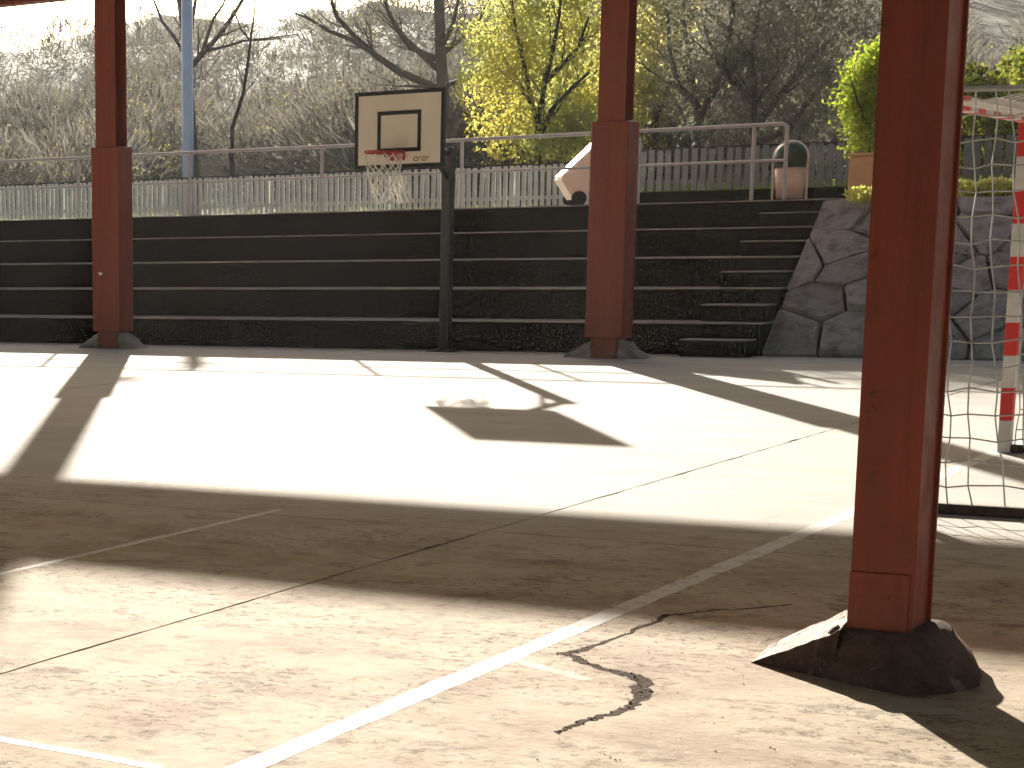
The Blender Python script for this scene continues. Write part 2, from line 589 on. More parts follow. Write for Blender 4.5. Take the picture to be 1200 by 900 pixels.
# the crack with its crumbled filling
ck = [(930, 708, .02), (880, 713, .03), (830, 716, .02), (785, 721, .05), (735, 742, .028), (695, 757, .035), (662, 766, .05), (690, 777, .05), (715, 786, .042), (745, 793, .05),
      (762, 803, .085), (756, 815, .075), (738, 828, .075), (715, 836, .045), (690, 843, .04), (670, 851, .03), (650, 861, .012)]
path = []
for (a, b) in zip(ck[:-1], ck[1:]):
    for k in range(6):
        f = k / 6
        path.append((onground(a[0] + (b[0] - a[0]) * f, a[1] + (b[1] - a[1]) * f), a[2] + (b[2] - a[2]) * f))
L = []; R = []
wl, wr = .5, .5
for k, (p, w) in enumerate(path):
    q = path[min(k + 3, len(path) - 1)][0] - path[max(k - 3, 0)][0]
    q.normalize(); nr = Vector((-q.y, q.x, 0))
    wl = min(.8, max(.2, wl + rng.normal(0, .11))); wr = min(.8, max(.2, wr + rng.normal(0, .11)))
    off = Vector((rng.normal(0, .006), rng.normal(0, .006), .0008))
    L.append(p + nr * w * wl * .8 + off); R.append(p - nr * w * wr * .8 + off)
n = len(L)
MB().add(L + R, [(k, k + n, k + n + 1, k + 1) for k in range(n - 1)]).build('crack', M['crack'], floor)
mb = MB()
for k in range(140):
    p, w = path[rng.integers(0, len(path))]
    c = p + Vector((rng.normal(0, w * .25), rng.normal(0, w * .25), .0))
    s = rng.uniform(.002, .007)
    q = [c + Vector((rng.normal(0, s * .6), rng.normal(0, s * .6), 0)) for _ in range(3)] + [c + Vector((0, 0, s))]
    mb.add(q, [(0, 1, 3), (1, 2, 3), (2, 0, 3)])
for k in range(260):
    p = onground(rng.uniform(600, 1190), rng.uniform(700, 895))
    c = p + Vector((0, 0, .001)); s = rng.uniform(.001, .004)
    q = [c + Vector((rng.normal(0, s * .7), rng.normal(0, s * .7), 0)) for _ in range(3)] + [c + Vector((0, 0, s))]
    mb.add(q, [(0, 1, 3), (1, 2, 3), (2, 0, 3)])
tag(mb.build('loose_grit', M['grit'], floor), kind='stuff')

# ------------------------------------------------------------------ bleachers with the stair flight
ZS = [0.393, 0.795, 1.17, 1.54, 1.89]
YB, DT = 25.0, 0.72
XR = -7.62
bl = empty('concrete_bleachers', (-15, YB, 0))
tag(bl, 'long dark concrete bleachers in shade along the back of the court', 'bleachers')
for k in range(5):
    y0 = YB + DT * k
    y1 = y0 + DT if k < 4 else y0 + DT
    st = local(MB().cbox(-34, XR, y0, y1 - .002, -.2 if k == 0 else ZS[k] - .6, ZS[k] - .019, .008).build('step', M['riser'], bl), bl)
    tr = rough_slab(-34, XR, y0 - .006, y1 - .004, ZS[k] - .0185, ZS[k]).build('tread', M['tread'], st)
for k in range(5):
    z0 = ZS[k - 1] if k else 0.0
    zt = (z0 + ZS[k]) / 2 + .01
    y1 = YB + DT * k - .018
    xa = -8.47
    st = local(MB().cbox(xa, XR - .03, y1 - .34, y1, z0 + .001, zt - .019, .008).build('stair_step', M['riser'], bl), bl)
    MB().cbox(xa - .005, XR - .025, y1 - .345, y1 - .002, zt - .018, zt, .006).build('stair_tread', M['tread'], st)

# promenade on top
YP = YB + DT * 5
pr = MB().box(-60, -7.62, YP - .001, 33.6, 1.2, 1.886).build('promenade', M['promenade'])
tag(pr, kind='structure')

# ------------------------------------------------------------------ terrain behind
def hill(x, y):
    t = min(max((y - 39) / 90, 0), 1)
    z = 1.80 + 13.0 * t * t * (3 - 2 * t)
    z += .35 * math.sin(x * .13 + 1) * math.sin(y * .09) * min(1, max(0, (y - 40) / 10))
    return z


vs = []; fs = []
xs = np.linspace(-170, 60, 70); ys = np.concatenate([[33.55], np.linspace(34.5, 190, 60)])
for y in ys:
    for x in xs:
        vs.append((x, y, hill(x, y)))
nx = len(xs)
for j in range(len(ys) - 1):
    for i in range(nx - 1):
        fs.append((j * nx + i, j * nx + i + 1, (j + 1) * nx + i + 1, (j + 1) * nx + i))
tag(MB().add(vs, fs).build('hillside_terrain', M['hill'], smooth=True), kind='structure')
# terrace to the right above the stone wall
tag(MB().box(-7.60, 40, 27.35, 33.56, .6, 1.84).build('terrace', M['grass']), kind='structure')
# distant ridge
vs = []; fs = []
n = 90
for k in range(n):
    x = -260 + k * 4.5
    top = 29 + 1.1 * math.sin(k * .31) + .7 * math.sin(k * .83 + 1) + rng.normal(0, .25)
    vs += [(x, 192, 5), (x, 205, top * .6), (x, 235, top), (x, 300, top * .8), (x, 330, -1)]
for k in range(n - 1):
    for j in range(4):
        fs.append((k * 5 + j, (k + 1) * 5 + j, (k + 1) * 5 + j + 1, k * 5 + j + 1))
tag(MB().add(vs, fs).build('distant_hills', M['farhill'], smooth=True), kind='structure')

# grass verge behind the fence
c = np.stack([rng.uniform(-30, -3, 9000), rng.uniform(33.6, 39, 9000), np.zeros(9000)], 1)
c[:, 2] = [hill(a, b) + .1 for a, b in c[:, :2]]
c2 = np.stack([rng.uniform(-11.6, -3, 3500), rng.uniform(31.0, 33.5, 3500), rng.uniform(1.92, 2.22, 3500)], 1)
c = np.concatenate([c, c2])
v, q = leaf_quads(c, .2, .42, .12)
tag(link('verge_grass', np_mesh('verge_grass', v, q, M['blade'])), 'sunlit grass verge behind the picket fence', 'grass', kind='stuff')

# ------------------------------------------------------------------ stone retaining wall at the right of the stairs
XW0, XW1 = -7.60, 6.0
wall = empty('stone_wall', (-7.3, 25.0, 0))
tag(wall, 'sloping rough grey stone retaining wall beside the bleacher stairs', 'stone wall')
P0 = Vector((XW0, 24.95, 0)); UP = Vector((0, 2.35, 1.86)); LEN = UP.length; UPn = UP.normalized(); NRM = Vector((0, -UPn.z, UPn.y))
core = MB()
core.add([(XW0 + .01, 25.03, -.2), (XW1, 25.03, -.2), (XW1, 27.38, 1.80), (XW0 + .01, 27.38, 1.80), (XW0 + .01, 27.38, -.2), (XW1, 27.38, -.2)],
         [(0, 1, 2, 3), (0, 3, 4), (1, 5, 2), (3, 2, 5, 4)])
local(core.build('wall_core', M['mortar'], wall), wall)


def clip(poly, a, b, c):
    out = []
    for i in range(len(poly)):
        p, q = poly[i], poly[(i + 1) % len(poly)]
        dp, dq = a * p[0] + b * p[1] - c, a * q[0] + b * q[1] - c
        if dp <= 0: out.append(p)
        if dp * dq < 0:
            t = dp / (dp - dq); out.append((p[0] + (q[0] - p[0]) * t, p[1] + (q[1] - p[1]) * t))
    return out


sr = random.Random(5)
sites = []
Ls = 10.5
for j in range(5):
    for i in range(int(Ls / .6)):
        sites.append(((i + .5 + (j % 2) * .5 + sr.uniform(-.42, .42)) * .6 - .1, (j + .5 + sr.uniform(-.42, .42)) * LEN / 5))
for i, (sx, sy) in enumerate(sites):
    poly = [(0, 0), (Ls, 0), (Ls, LEN), (0, LEN)]
    for k, (tx, ty) in enumerate(sites):
        if k == i or (tx - sx) ** 2 + (ty - sy) ** 2 > 4: continue
        a, b = tx - sx, ty - sy
        poly = clip(poly, a, b, (tx * tx + ty * ty - sx * sx - sy * sy) / 2)
        if len(poly) < 3: break
    if len(poly) < 3: continue
    cx = sum(p[0] for p in poly) / len(poly); cy = sum(p[1] for p in poly) / len(poly)
    ring = []
    for p, nx_ in zip(poly, poly[1:] + poly[:1]):
        ring.append((p[0] * .94 + nx_[0] * .06, p[1] * .94 + nx_[1] * .06)); ring.append((p[0] * .5 + nx_[0] * .5, p[1] * .5 + nx_[1] * .5)); ring.append((p[0] * .06 + nx_[0] * .94, p[1] * .06 + nx_[1] * .94))
    tiltx, tilty, pr_ = sr.uniform(-.10, .10), sr.uniform(-.10, .10), sr.uniform(.02, .06)
    layers = [(.985, -.10), (.975, pr_ * .5), (.90, pr_ * .9), (.55, pr_ * 1.1)]
    vs = []
    nr = len(ring)
    for f, hgt in layers:
        for p in ring:
            dx, dy = p[0] - cx, p[1] - cy
            l = math.hypot(dx, dy); f2 = f - .013 / max(l, .05)
            hh = hgt + (tiltx * dx + tilty * dy) * (f < .96) + sr.uniform(-.012, .012)
            w = P0 + Vector((cx + dx * f2, 0, 0)) + UPn * (cy + dy * f2) + NRM * hh
            vs.append(w)
    vs.append(P0 + Vector((cx, 0, 0)) + UPn * cy + NRM * (pr_ * 1.2))
    fs = []
    for r_ in range(3):
        for k in range(nr):
            fs.append((r_ * nr + k, r_ * nr + (k + 1) % nr, (r_ + 1) * nr + (k + 1) % nr, (r_ + 1) * nr + k))
    fs += [(3 * nr + k, 3 * nr + (k + 1) % nr, 4 * nr) for k in range(nr)]
    local(MB().add(vs, fs).build('stone', M['stone'], wall), wall)

# ------------------------------------------------------------------ covered court structure: roof beam and roof
YC = 24.1
roof = empty('court_roof', (-10, YC, 5))
tag(roof, 'dark red roof edge beam crossing the top left corner above the columns', 'roof')
b = MB()
b.box(-27, 9, YC - .14, YC + .14, 4.86, 4.90).box(-27, 9, YC - .02, YC + .02, 4.90, 5.78).box(-27, 9, YC - .14, YC + .14, 5.78, 5.82)
local(b.build('edge_beam', M['red'], roof), roof)
local(MB().box(-27.5, 9.5, -13, YC + .4, 7.7, 7.82).build('roof_sheet', M['roof'], roof), roof)


def hbeam(mb, x, y, w, d, z0, z1, tf=.022, tw=.014):
    mb.box(x - w / 2, x + w / 2, y - d / 2, y - d / 2 + tf, z0, z1)
    mb.box(x - w / 2, x + w / 2, y + d / 2 - tf, y + d / 2, z0, z1)
    mb.box(x - tw / 2, x + tw / 2, y - d / 2 + tf, y + d / 2 - tf, z0, z1)
    return mb


def footing(x, y, hx, hy, w, d, z, seed, parent):
    r = np.random.default_rng(seed)
    vs = []; n = 7
    lv = [(0.0, 0.0), (.25, .2), (.55, .5), (.85, .85), (1.0, 1.0)]
    for f, zz in lv:
        ring = []
        ax = hx + (w / 2 - hx) * f; ay = hy + (d / 2 - hy) * f
        for k in range(n): ring.append((-ax + 2 * ax * k / n, -ay))
        for k in range(n): ring.append((ax, -ay + 2 * ay * k / n))
        for k in range(n): ring.append((ax - 2 * ax * k / n, ay))
        for k in range(n): ring.append((-ax, ay - 2 * ay * k / n))
        j = .016 if 0 < f < 1 else .006
        for (px, py) in ring:
            vs.append((x + px + r.normal(0, j), y + py + r.normal(0, j), z * zz + (r.normal(0, j * .5) if f else -.01)))
    m4 = 4 * n
    fs = [(a * m4 + k, a * m4 + (k + 1) % m4, (a + 1) * m4 + (k + 1) % m4, (a + 1) * m4 + k) for a in range(len(lv) - 1) for k in range(m4)]
    fs.append(tuple((len(lv) - 1) * m4 + k for k in range(m4)))
    return local(MB().add(vs, fs).build('footing', M['farfoot'], parent), parent)


def far_column(x, label, seed):
    e = empty('steel_column', (x, YC, 0))
    tag(e, label, 'column', 'red steel columns in front of the bleachers')
    local(hbeam(MB(), x, YC, .325, .30, 0, 4.858).build('h_beam', M['red'], e), e)
    jk = MB()
    w, d = .462, .37
    jk.cbox(x - w / 2, x + w / 2, YC - d / 2, YC + d / 2, .24, 2.80, .012)
    local(jk.build('jacket', M['red'], e), e)
    footing(x, YC, .54, .135, .34, .24, .21, seed, e)
    local(hbeam(MB(), x, YC, .325, .30, 5.83, 7.69).build('upper_post', M['red'], e), e)
    return e


e1 = far_column(-16.43, 'red steel column with box jacket at the far left, in front of the bleachers', 3)
far_column(-9.155, 'bright red jacketed steel column between the basketball hoop and the bleacher stairs', 4)

sc_ = MB()
pp_ = [(-16.43 - .085 + .035 * math.cos(t) * (1 + .3 * math.sin(3 * t)), YC - .187, 1.05 + .022 * math.sin(t)) for t in np.linspace(0, 2 * math.pi, 12)[:-1]]
sc_.add(pp_ + [(x, YC - .184, z) for x, y, z in pp_], [tuple(range(11))[::-1]] + [(k, (k + 1) % 11, (k + 1) % 11 + 11, k + 11) for k in range(11)])
tag(local(sc_.build('paint_scar', M['binlid'], e1), e1), 'small white scar in the red paint')
# near column
NX, NY = -1.715, 7.21
nc = empty('steel_column', (NX, NY, 0))
tag(nc, 'large dark red steel column close to the camera on a peeling concrete footing', 'column')
nb = MB()
w, d = .205, .265
nb.box(NX - w / 2, NX + w / 2, NY - d / 2, NY - d / 2 + .016, .1, 7.69)
nb.box(NX - w / 2, NX + w / 2, NY + d / 2 - .016, NY + d / 2, .1, 7.69)
nb.box(NX - w / 2 + .012, NX + w / 2 - .012, NY - d / 2 + .016, NY + d / 2 - .016, .1, 7.69)
local(nb.build('shaft', M['red'], nc), nc)
local(MB().cbox(NX - w / 2 - .003, NX + w / 2 - .016, NY - d / 2 - .008, NY - d / 2 + .002, .1, .36, .003).build('base_plate', M['red'], nc), nc)
rf = np.random.default_rng(9)
bp_ = [(-2.00, 7.16), (-1.95, 7.03), (-1.77, 6.93), (-1.56, 6.84), (-1.45, 6.95), (-1.40, 7.12), (-1.43, 7.32), (-1.48, 7.48), (-1.62, 7.58), (-1.76, 7.60), (-1.90, 7.54), (-1.98, 7.40)]
tp_ = [(-1.85, 7.09), (-1.85, 7.05), (-1.74, 7.05), (-1.60, 7.05), (-1.585, 7.05), (-1.585, 7.14), (-1.585, 7.25), (-1.585, 7.37), (-1.66, 7.37), (-1.74, 7.37), (-1.85, 7.40), (-1.85, 7.34)]
vs = []
for f, zz in ((0, -.01), (.05, .02), (.3, .060), (.55, .105), (.8, .145), (1, .165)):
    for (x0, y0), (x1, y1) in zip(bp_, tp_):
        j = .009 if 0 < f < 1 else .002
        vs.append((x0 + (x1 - x0) * f + rf.normal(0, j), y0 + (y1 - y0) * f + rf.normal(0, j), zz + rf.normal(0, j * .6)))
nb_ = len(bp_)
fs = [(a * nb_ + k, a * nb_ + (k + 1) % nb_, (a + 1) * nb_ + (k + 1) % nb_, (a + 1) * nb_ + k) for a in range(5) for k in range(nb_)] + [tuple(5 * nb_ + k for k in range(nb_))]
fm = MB().add(vs, fs)
fo = local(fm.build('footing', M['footing'], nc, True), nc)
# raised flank on the left, bare top painted pale as sunlit, sides dark as shaded
tl = []; GN = 6
for k in range(11):
    f = k / 10
    a_ = Vector((-1.83, 7.03, .160)).lerp(Vector((-2.14, 7.11, .004)), f); c_ = Vector((-1.83, 7.28, .215)).lerp(Vector((-2.13, 7.33, .040)), f)
    for g_ in range(GN):
        p_ = a_.lerp(c_, g_ / (GN - 1))
        tl.append(p_ + Vector((rf.normal(0, .004), rf.normal(0, .004), rf.normal(0, .0035))))
fm = MB()
fm.cur = 1
ft = [(k * GN + g_, k * GN + g_ + 1, (k + 1) * GN + g_ + 1, (k + 1) * GN + g_) for k in range(10) for g_ in range(GN - 1)]
fm.add(tl, ft)
fm.cur = 0
for g_, dy in ((0, -.05), (GN - 1, .05)):
    e_ = [tl[k * GN + g_] for k in range(11)]
    lo_ = [Vector((p_.x - .01, p_.y + dy * (1 - i / 10), -.01)) for i, p_ in enumerate(e_)]
    fm.add(e_ + lo_, [(i, i + 1, i + 12, i + 11) for i in range(10)])
e_ = tl[10 * GN:]; lo_ = [Vector((p_.x - .02, p_.y, -.01)) for p_ in e_]
fm.cur = 1
fm.add(e_ + lo_, [(i, i + 1, i + 1 + GN, i + GN) for i in range(GN - 1)])
fm.build('footing_flank', [M['footing'], M['flank']], fo)

# ------------------------------------------------------------------ basketball hoop
YBD = 23.2
hp = empty('basketball_hoop', (-11.62, 24.75, 0))
tag(hp, 'basketball hoop with cream board and torn white net on a dark post', 'basketball hoop')
PXc, PYc = -11.62, 24.78
b = MB().cbox(PXc - .066, PXc + .066, PYc - .066, PYc + .066, 0, 2.62, .012)
local(b.build('post', M['poledark'], hp), hp)
local(MB().cbox(PXc - .2, PXc + .2, PYc - .17, PYc + .17, -.001, .03, .008).build('post_base', M['poledark'], hp), hp)
bx0, bx1, bz0, bz1 = -12.145, -10.945, 2.33, 3.255
bxc = (bx0 + bx1) / 2
arm = MB()
arm.tube([(PXc, PYc, 2.55), (bxc - .02, YBD + .06, 2.62)], .05, 8)
arm.tube([(PXc, PYc, 2.2), (bxc - .02, YBD + .9, 2.58)], .03, 6)
arm.tube([(bxc, YBD + .05, 2.62), (bxc - .25, YBD + .05, 3.1)], .025, 6)
arm.tube([(bxc, YBD + .05, 2.62), (bxc + .25, YBD + .05, 3.1)], .025, 6)
local(arm.build('support_arm', M['poledark'], hp), hp)
bd = local(MB().cbox(bx0, bx1, YBD, YBD + .035, bz0, bz1, .004).build('backboard', M['board'], hp), hp)


def frame(mb, x0, x1, z0, z1, t, y0, y1):
    mb.box(x0, x1, y0, y1, z0, z0 + t).box(x0, x1, y0, y1, z1 - t, z1).box(x0, x0 + t, y0, y1, z0 + t, z1 - t).box(x1 - t, x1, y0, y1, z0 + t, z1 - t)
    return mb


frame(MB(), bx0 - .004, bx1 + .004, bz0 - .004, bz1 + .004, .048, YBD - .005, YBD + .04).build('border', M['black'], bd)
frame(MB(), -11.84, -11.25, 2.52, 3.015, .048, YBD - .004, YBD + .002).build('target_square', M['black'], bd)
sc = MB()
for x0 in (-11.33, -11.22):
    pts = [(x0 + .035 * math.cos(t * 1.1) + t * .008, YBD - .004, 2.43 + .025 * math.sin(t * 1.3) + .008 * math.sin(4 * t)) for t in np.linspace(0, 6, 26)]
    sc.tube(pts, .005, 4)
sc.build('scribble', M['scrib'], bd)
RX, RY, RZ, RR = -11.565, 22.83, 2.505, .225
rm = MB()
pts = [(RX + RR * math.cos(t), RY + RR * math.sin(t), RZ + .012 * math.cos(t + 2.2)) for t in np.linspace(0, 2 * math.pi, 37)]
rm.tube(pts, .015, 7, cap=False)
rm.cbox(RX - .11, RX + .11, YBD - .02, YBD - .004, RZ - .09, RZ + .04, .004)
rm.tube([(RX - .08, YBD - .01, RZ - .07), (RX - .13, RY + .17, RZ)], .009, 5).tube([(RX + .08, YBD - .01, RZ - .07), (RX + .13, RY + .17, RZ)], .009, 5)
rm.box(RX - .09, RX + .09, RY + RR - .02, YBD - .01, RZ - .012, RZ + .006)
rim = local(rm.build('rim', M['rim'], hp), hp)
nm = MB()
K = 12
for k in range(K):
    for sgn in (1, -1):
        pts = []
        for j in range(9):
            t = j / 8
            r_ = RR * (1 - .45 * t + .12 * t * t * (1 if j < 8 else 1.6)) + .012 * math.sin(k * 2.1 + j)
            a = 2 * math.pi * (k + sgn * j * .5) / K
            pts.append((RX + r_ * math.cos(a) + .05 * t * t, RY + r_ * math.sin(a), RZ - .02 - t * (.56 + .06 * math.sin(k * 1.7))))
        nm.tube(pts, .006, 4)
# torn strands hanging to the right
for k in range(9):
    a0 = -.6 + k * .2
    x = RX + RR * .9 * math.cos(a0); y = RY + RR * .9 * math.sin(a0)
    pts = [(x + .02 * math.sin(k + j) + .012 * j * (k % 3), y + .01 * j, RZ - .22 - j * .055) for j in range(8)]
    nm.tube(pts, .007, 4)
nm.build('net', M['net'], rim)

# ------------------------------------------------------------------ tubular railing
YRL = 28.25
rl = empty('tube_railing', (-15, YRL, 1.886))
tag(rl, 'galvanised two-bar tube railing along the top of the bleachers', 'railing')
zr, zm = 2.875, 2.41
xe = at(923, 142, YRL).x
local(MB().tube([(-34, YRL, zr), (-20, YRL, zr + .004), (-14, YRL, zr - .006), (xe - .05, YRL, zr + .01), (xe, YRL, zr - .03)], .026, 8).build('top_rail', M['galv'], rl), rl)
local(MB().tube([(-34, YRL, zm), (xe, YRL, zm)], .02, 8).build('middle_rail', M['galv'], rl), rl)
for x in (-31.2, -28.4, -25.6, -22.6, at(92, 230, YRL).x, -17.75, at(377, 200, YRL).x, at(541, 200, YRL).x, -10.62, at(882, 200, YRL).x, xe):
    local(MB().tube([(x, YRL, 1.88), (x, YRL, zr - .01)], .028, 8).build('railing_post', M['galv'], rl), rl)

# ------------------------------------------------------------------ picket fences
def fence(name, x0, x1, Y0, Y1, zb, zt, mat, label, pitch, w, base):
    e = empty(name, ((x0 + x1) / 2, Y0, 1.886))
    tag(e, label, 'fence')
    n = int((x1 - x0) / pitch)
    Yf = lambda x: Y0 + (Y1 - Y0) * (x - x0) / (x1 - x0)
    meshes = []
    for k in range(5):
        hh = zt - zb + rng.uniform(-.012, .012)
        b = MB().cbox(-w / 2, w / 2, -.011, .011, 0, hh, .004)
        me = bpy.data.meshes.new('picket'); me.from_pydata(b.v, [], b.f); me.materials.append(mat); meshes.append(me)
    for k in range(n):
        x = x0 + (k + .5) * pitch
        o = link('picket', meshes[rng.integers(0, 5)], e)
        o.location = (x - e.location.x, Yf(x) - e.location.y, zb - e.location.z)
        o.rotation_euler = (0, rng.normal(0, .012), 0)
    for zz, nm_, hh, mm in ((zt - .03, 'top_rail', .055, M['railwood']), (zb + .10, 'bottom_rail', .06, mat)):
        b = MB()
        b.add([(x0, Y0 + .014, zz), (x1, Y1 + .014, zz), (x1, Y1 + .06, zz), (x0, Y0 + .06, zz), (x0, Y0 + .014, zz + hh), (x1, Y1 + .014, zz + hh), (x1, Y1 + .06, zz + hh), (x0, Y0 + .06, zz + hh)],
              [(0, 3, 2, 1), (4, 5, 6, 7), (0, 1, 5, 4), (1, 2, 6, 5), (2, 3, 7, 6), (3, 0, 4, 7)])
        local(b.build(nm_, mm, e), e)
    x = x0
    while x <= x1 + .01:
        local(MB().cbox(x - .04, x + .04, Yf(x) + .062, Yf(x) + .14, 1.8, zt + .01, .006).build('fence_post', mat, e), e)
        x += (x1 - x0) / max(1, round((x1 - x0) / 2.4))
    if base:
        b = MB().box(x0, x1, Y0 - .05, Y0 + .17, 1.85, zb - .015)
        local(b.build('base_kerb', M['riser'], e), e)
    return e


fence('picket_fence', -30, -11.55, 32.2, 31.9, 1.95, 2.60, M['picket'], 'pale grey picket fence behind the railing left of the tilted bin', .108, .072, False)
fence('picket_fence', -11.5, -4.2, 30.6, 30.6, 2.10, 2.70, M['picket_dark'], 'taller dark grey picket fence on a kerb behind the litter bin', .13, .088, True)

# ------------------------------------------------------------------ street lamp
LYY = 47.0
lx = at(220.5, 250, LYY).x
lp = empty('street_lamp', (lx, LYY, 1.886))
tag(lp, 'tall pale blue street lamp post behind the fence in front of the bare tree', 'street lamp')
local(MB().tube([(lx, LYY, 1.7), (lx, LYY, 2.9), (lx - .02, LYY, 9.4)], [.165, .16, .145], 14).build('lamp_pole', M['lamp'], lp, True), lp)
local(MB().tube([(lx, LYY, 1.7), (lx, LYY, 2.1)], .28, 14).build('pole_base', M['lamp'], lp), lp)
local(MB().tube([(lx - .02, LYY, 9.3), (lx - .02, LYY - .6, 9.5), (lx - .02, LYY - 1.4, 9.55)], [.04, .035, .03], 8).build('lamp_arm', M['lamp'], lp), lp)
local(MB().cbox(lx - .16, lx + .12, LYY - 2, LYY - 1.3, 9.46, 9.6, .03).build('lamp_head', M['lampdark'], lp), lp)
lp.scale = (1, 1, 1)

# ------------------------------------------------------------------ tilted wheeled bin and the post it leans on
bp = empty('bin_stand', (-10.53, 28.62, 1.886))
tag(bp, 'short grey metal post close behind the right edge of the red column', 'post')
local(MB().tube([(-10.53, 28.62, 1.88), (-10.53, 28.62, 2.80)], .045, 8).build('stand_post', M['galv'], bp), bp)
local(MB().tube([(-10.53, 28.62, 2.62), (-10.95, 28.95, 2.42)], .022, 8).build('stand_bar', M['galv'], bp), bp)

wb = empty('wheeled_bin', at(673, 236, 28.6))
wb.location.z = 1.886 + .10
tag(wb, 'cream wheeled rubbish bin tipped over at an angle behind the railing', 'bin')
prof = [(0.0, .22, .20), (.05, .235, .215), (.80, .29, .27)]
vs = []
for z, hx, hy in prof:
    xf = -.36 - (hx - .22) * 2
    vs += [(xf, -hy, z - .06), (-.02 + (hx - .22), -hy, z - .06), (-.02 + (hx - .22), hy, z - .06), (xf, hy, z - .06)]
fs = [(3, 2, 1, 0)] + [(a * 4 + k, a * 4 + (k + 1) % 4, a * 4 + 4 + (k + 1) % 4, a * 4 + 4 + k) for a in range(2) for k in range(4)] + [(8, 9, 10, 11)]
MB().add(vs, fs).build('body', M['binbody'], wb)
MB().cbox(-.56, .08, -.29, .29, .72, .78, .015).build('collar', M['binlid'], wb)
lid = MB()
lid.add([(-.58, -.30, .783), (.06, -.30, .783), (.06, .30, .783), (-.58, .30, .783), (-.50, -.24, .86), (.02, -.24, .88), (.02, .24, .88), (-.50, .24, .86)],
        [(0, 3, 2, 1), (4, 5, 6, 7), (0, 1, 5, 4), (1, 2, 6, 5), (2, 3, 7, 6), (3, 0, 4, 7)])
lid.build('lid', M['binlid'], wb)
MB().add([(-.375, -.17, -.03), (-.375, .17, -.03), (-.505, .23, .715), (-.505, -.23, .715), (-.40, -.17, -.03), (-.40, .17, -.03), (-.53, .23, .715), (-.53, -.23, .715)],
         [(0, 1, 2, 3), (4, 7, 6, 5), (0, 4, 5, 1), (1, 5, 6, 2), (2, 6, 7, 3), (3, 7, 4, 0)]).build('skylit_front_panel', M['binlid'], wb)  # added white sheet paints the skylight on the bin's front face
MB().tube([(.07, -.2, .76), (.14, -.2, .76), (.14, .2, .76), (.07, .2, .76)], .016, 6).build('handle', M['rubber'], wb)
for sy in (-.25, .25):
    wh = MB().tube([(0, sy - .025, 0), (0, sy + .025, 0)], .105, 18).build('wheel', M['rubber'], wb)
    MB().tube([(0, sy - .03, 0), (0, sy + .03, 0)], .05, 12).build('hub', M['rubber'], wh)
wb.rotation_euler = (0, math.radians(57), math.radians(36))

# ------------------------------------------------------------------ litter bin with domed hood
lb0 = at(925, 232, 28.75)
LX, LY, LZ = lb0.x, 28.75, 1.886
lb = empty('litter_bin', (LX, LY, LZ))
tag(lb, 'beige litter bin with dark domed hood beside the end of the railing', 'litter bin')
b = MB()
nn = 16
for k in range(nn):
    pass
b.tube([(0, 0, 0.03), (0, 0, .44)], [.175, .205], 18)
b.build('bin_body', M['litter'], lb, True)
hd = MB()
prof = [(.44, .215), (.58, .225), (.66, .21), (.73, .16), (.775, .08), (.785, .01)]
hd.tube([(0, 0, z) for z, r_ in prof], [r_ for z, r_ in prof], 20)
hood = hd.build('hood', M['hood'], lb, True)
bnd = MB()
pts = [(.235 * math.cos(t), -.02, .56 + .235 * math.sin(t)) for t in np.linspace(0, math.pi, 17)]
bnd.tube(pts, .014, 6)
bnd.build('hood_rim', M['steel'], lb)
for sx in (-1, 1):
    MB().tube([(sx * .225, -.02, 0), (sx * .225, -.02, .57)], .018, 8).build('bin_leg', M['litter'], lb)

# ------------------------------------------------------------------ handball goal
GX, GY0, GY1, GT = -2.855, 11.45, 14.80, 2.20
gl = empty('handball_goal', (GX, (GY0 + GY1) / 2, 0))
tag(gl, 'red and white striped handball goal with a white net behind the near column', 'goal')
hw = .04


def banded(parent_name, a, b, n, start):
    a = Vector(a); b = Vector(b)
    root = None
    for k in range(n):
        p = a + (b - a) * (k / n); q = a + (b - a) * ((k + 1) / n)
        lo = Vector((min(p.x, q.x), min(p.y, q.y), min(p.z, q.z))); hi = Vector((max(p.x, q.x), max(p.y, q.y), max(p.z, q.z)))
        for ax in range(3):
            if abs(hi[ax] - lo[ax]) < 1e-6: lo[ax] -= hw; hi[ax] += hw
        red = (k + start) % 2 == 0
        o = MB().cbox(lo.x, hi.x, lo.y, hi.y, lo.z, hi.z, .004)
        o = o.build(parent_name if root is None else 'stripe', M['gred'] if red else M['gwhite'], gl if root is None else root)
        if root is None:
            root = o; local(o, gl)
    return root


banded('goal_post', (GX, GY1, 0), (GX, GY1, GT - hw), 10, 1)
banded('goal_post', (GX, GY0, 0), (GX, GY0, GT - hw), 10, 1)
banded('crossbar', (GX, GY0 - hw, GT), (GX, GY1 + hw, GT), 17, 1)
D = 1.05; Dt = .75
for Yg in (GY0, GY1):
    local(MB().tube([(GX + .04, Yg, GT), (GX + Dt, Yg, GT - .02)], .016, 6).build('top_stay', M['gwhite'], gl), gl)
    local(MB().tube([(GX + Dt, Yg, GT - .02), (GX + D, Yg, .04)], .016, 6).build('back_stay', M['gwhite'], gl), gl)
    local(MB().cbox(GX + .04, GX + D + .03, Yg - .03, Yg + .03, .0, .055, .006).build('base_bar', M['rust'], gl), gl)
local(MB().cbox(GX + D - .02, GX + D + .03, GY0 + .03, GY1 - .03, .0, .05, .006).build('rear_base_bar', M['rust'], gl), gl)
gn = MB()


def netpanel(fn, nu, nv, r=.0048, skip=None):
    for i in range(nu + 1):
        gn.tube([fn(i / nu, j / nv) for j in range(nv + 1)], r, 3, cap=False)
    for j in range(nv + 1):
        gn.tube([fn(i / nu, j / nv) for i in range(nu + 1)], r, 3, cap=False)


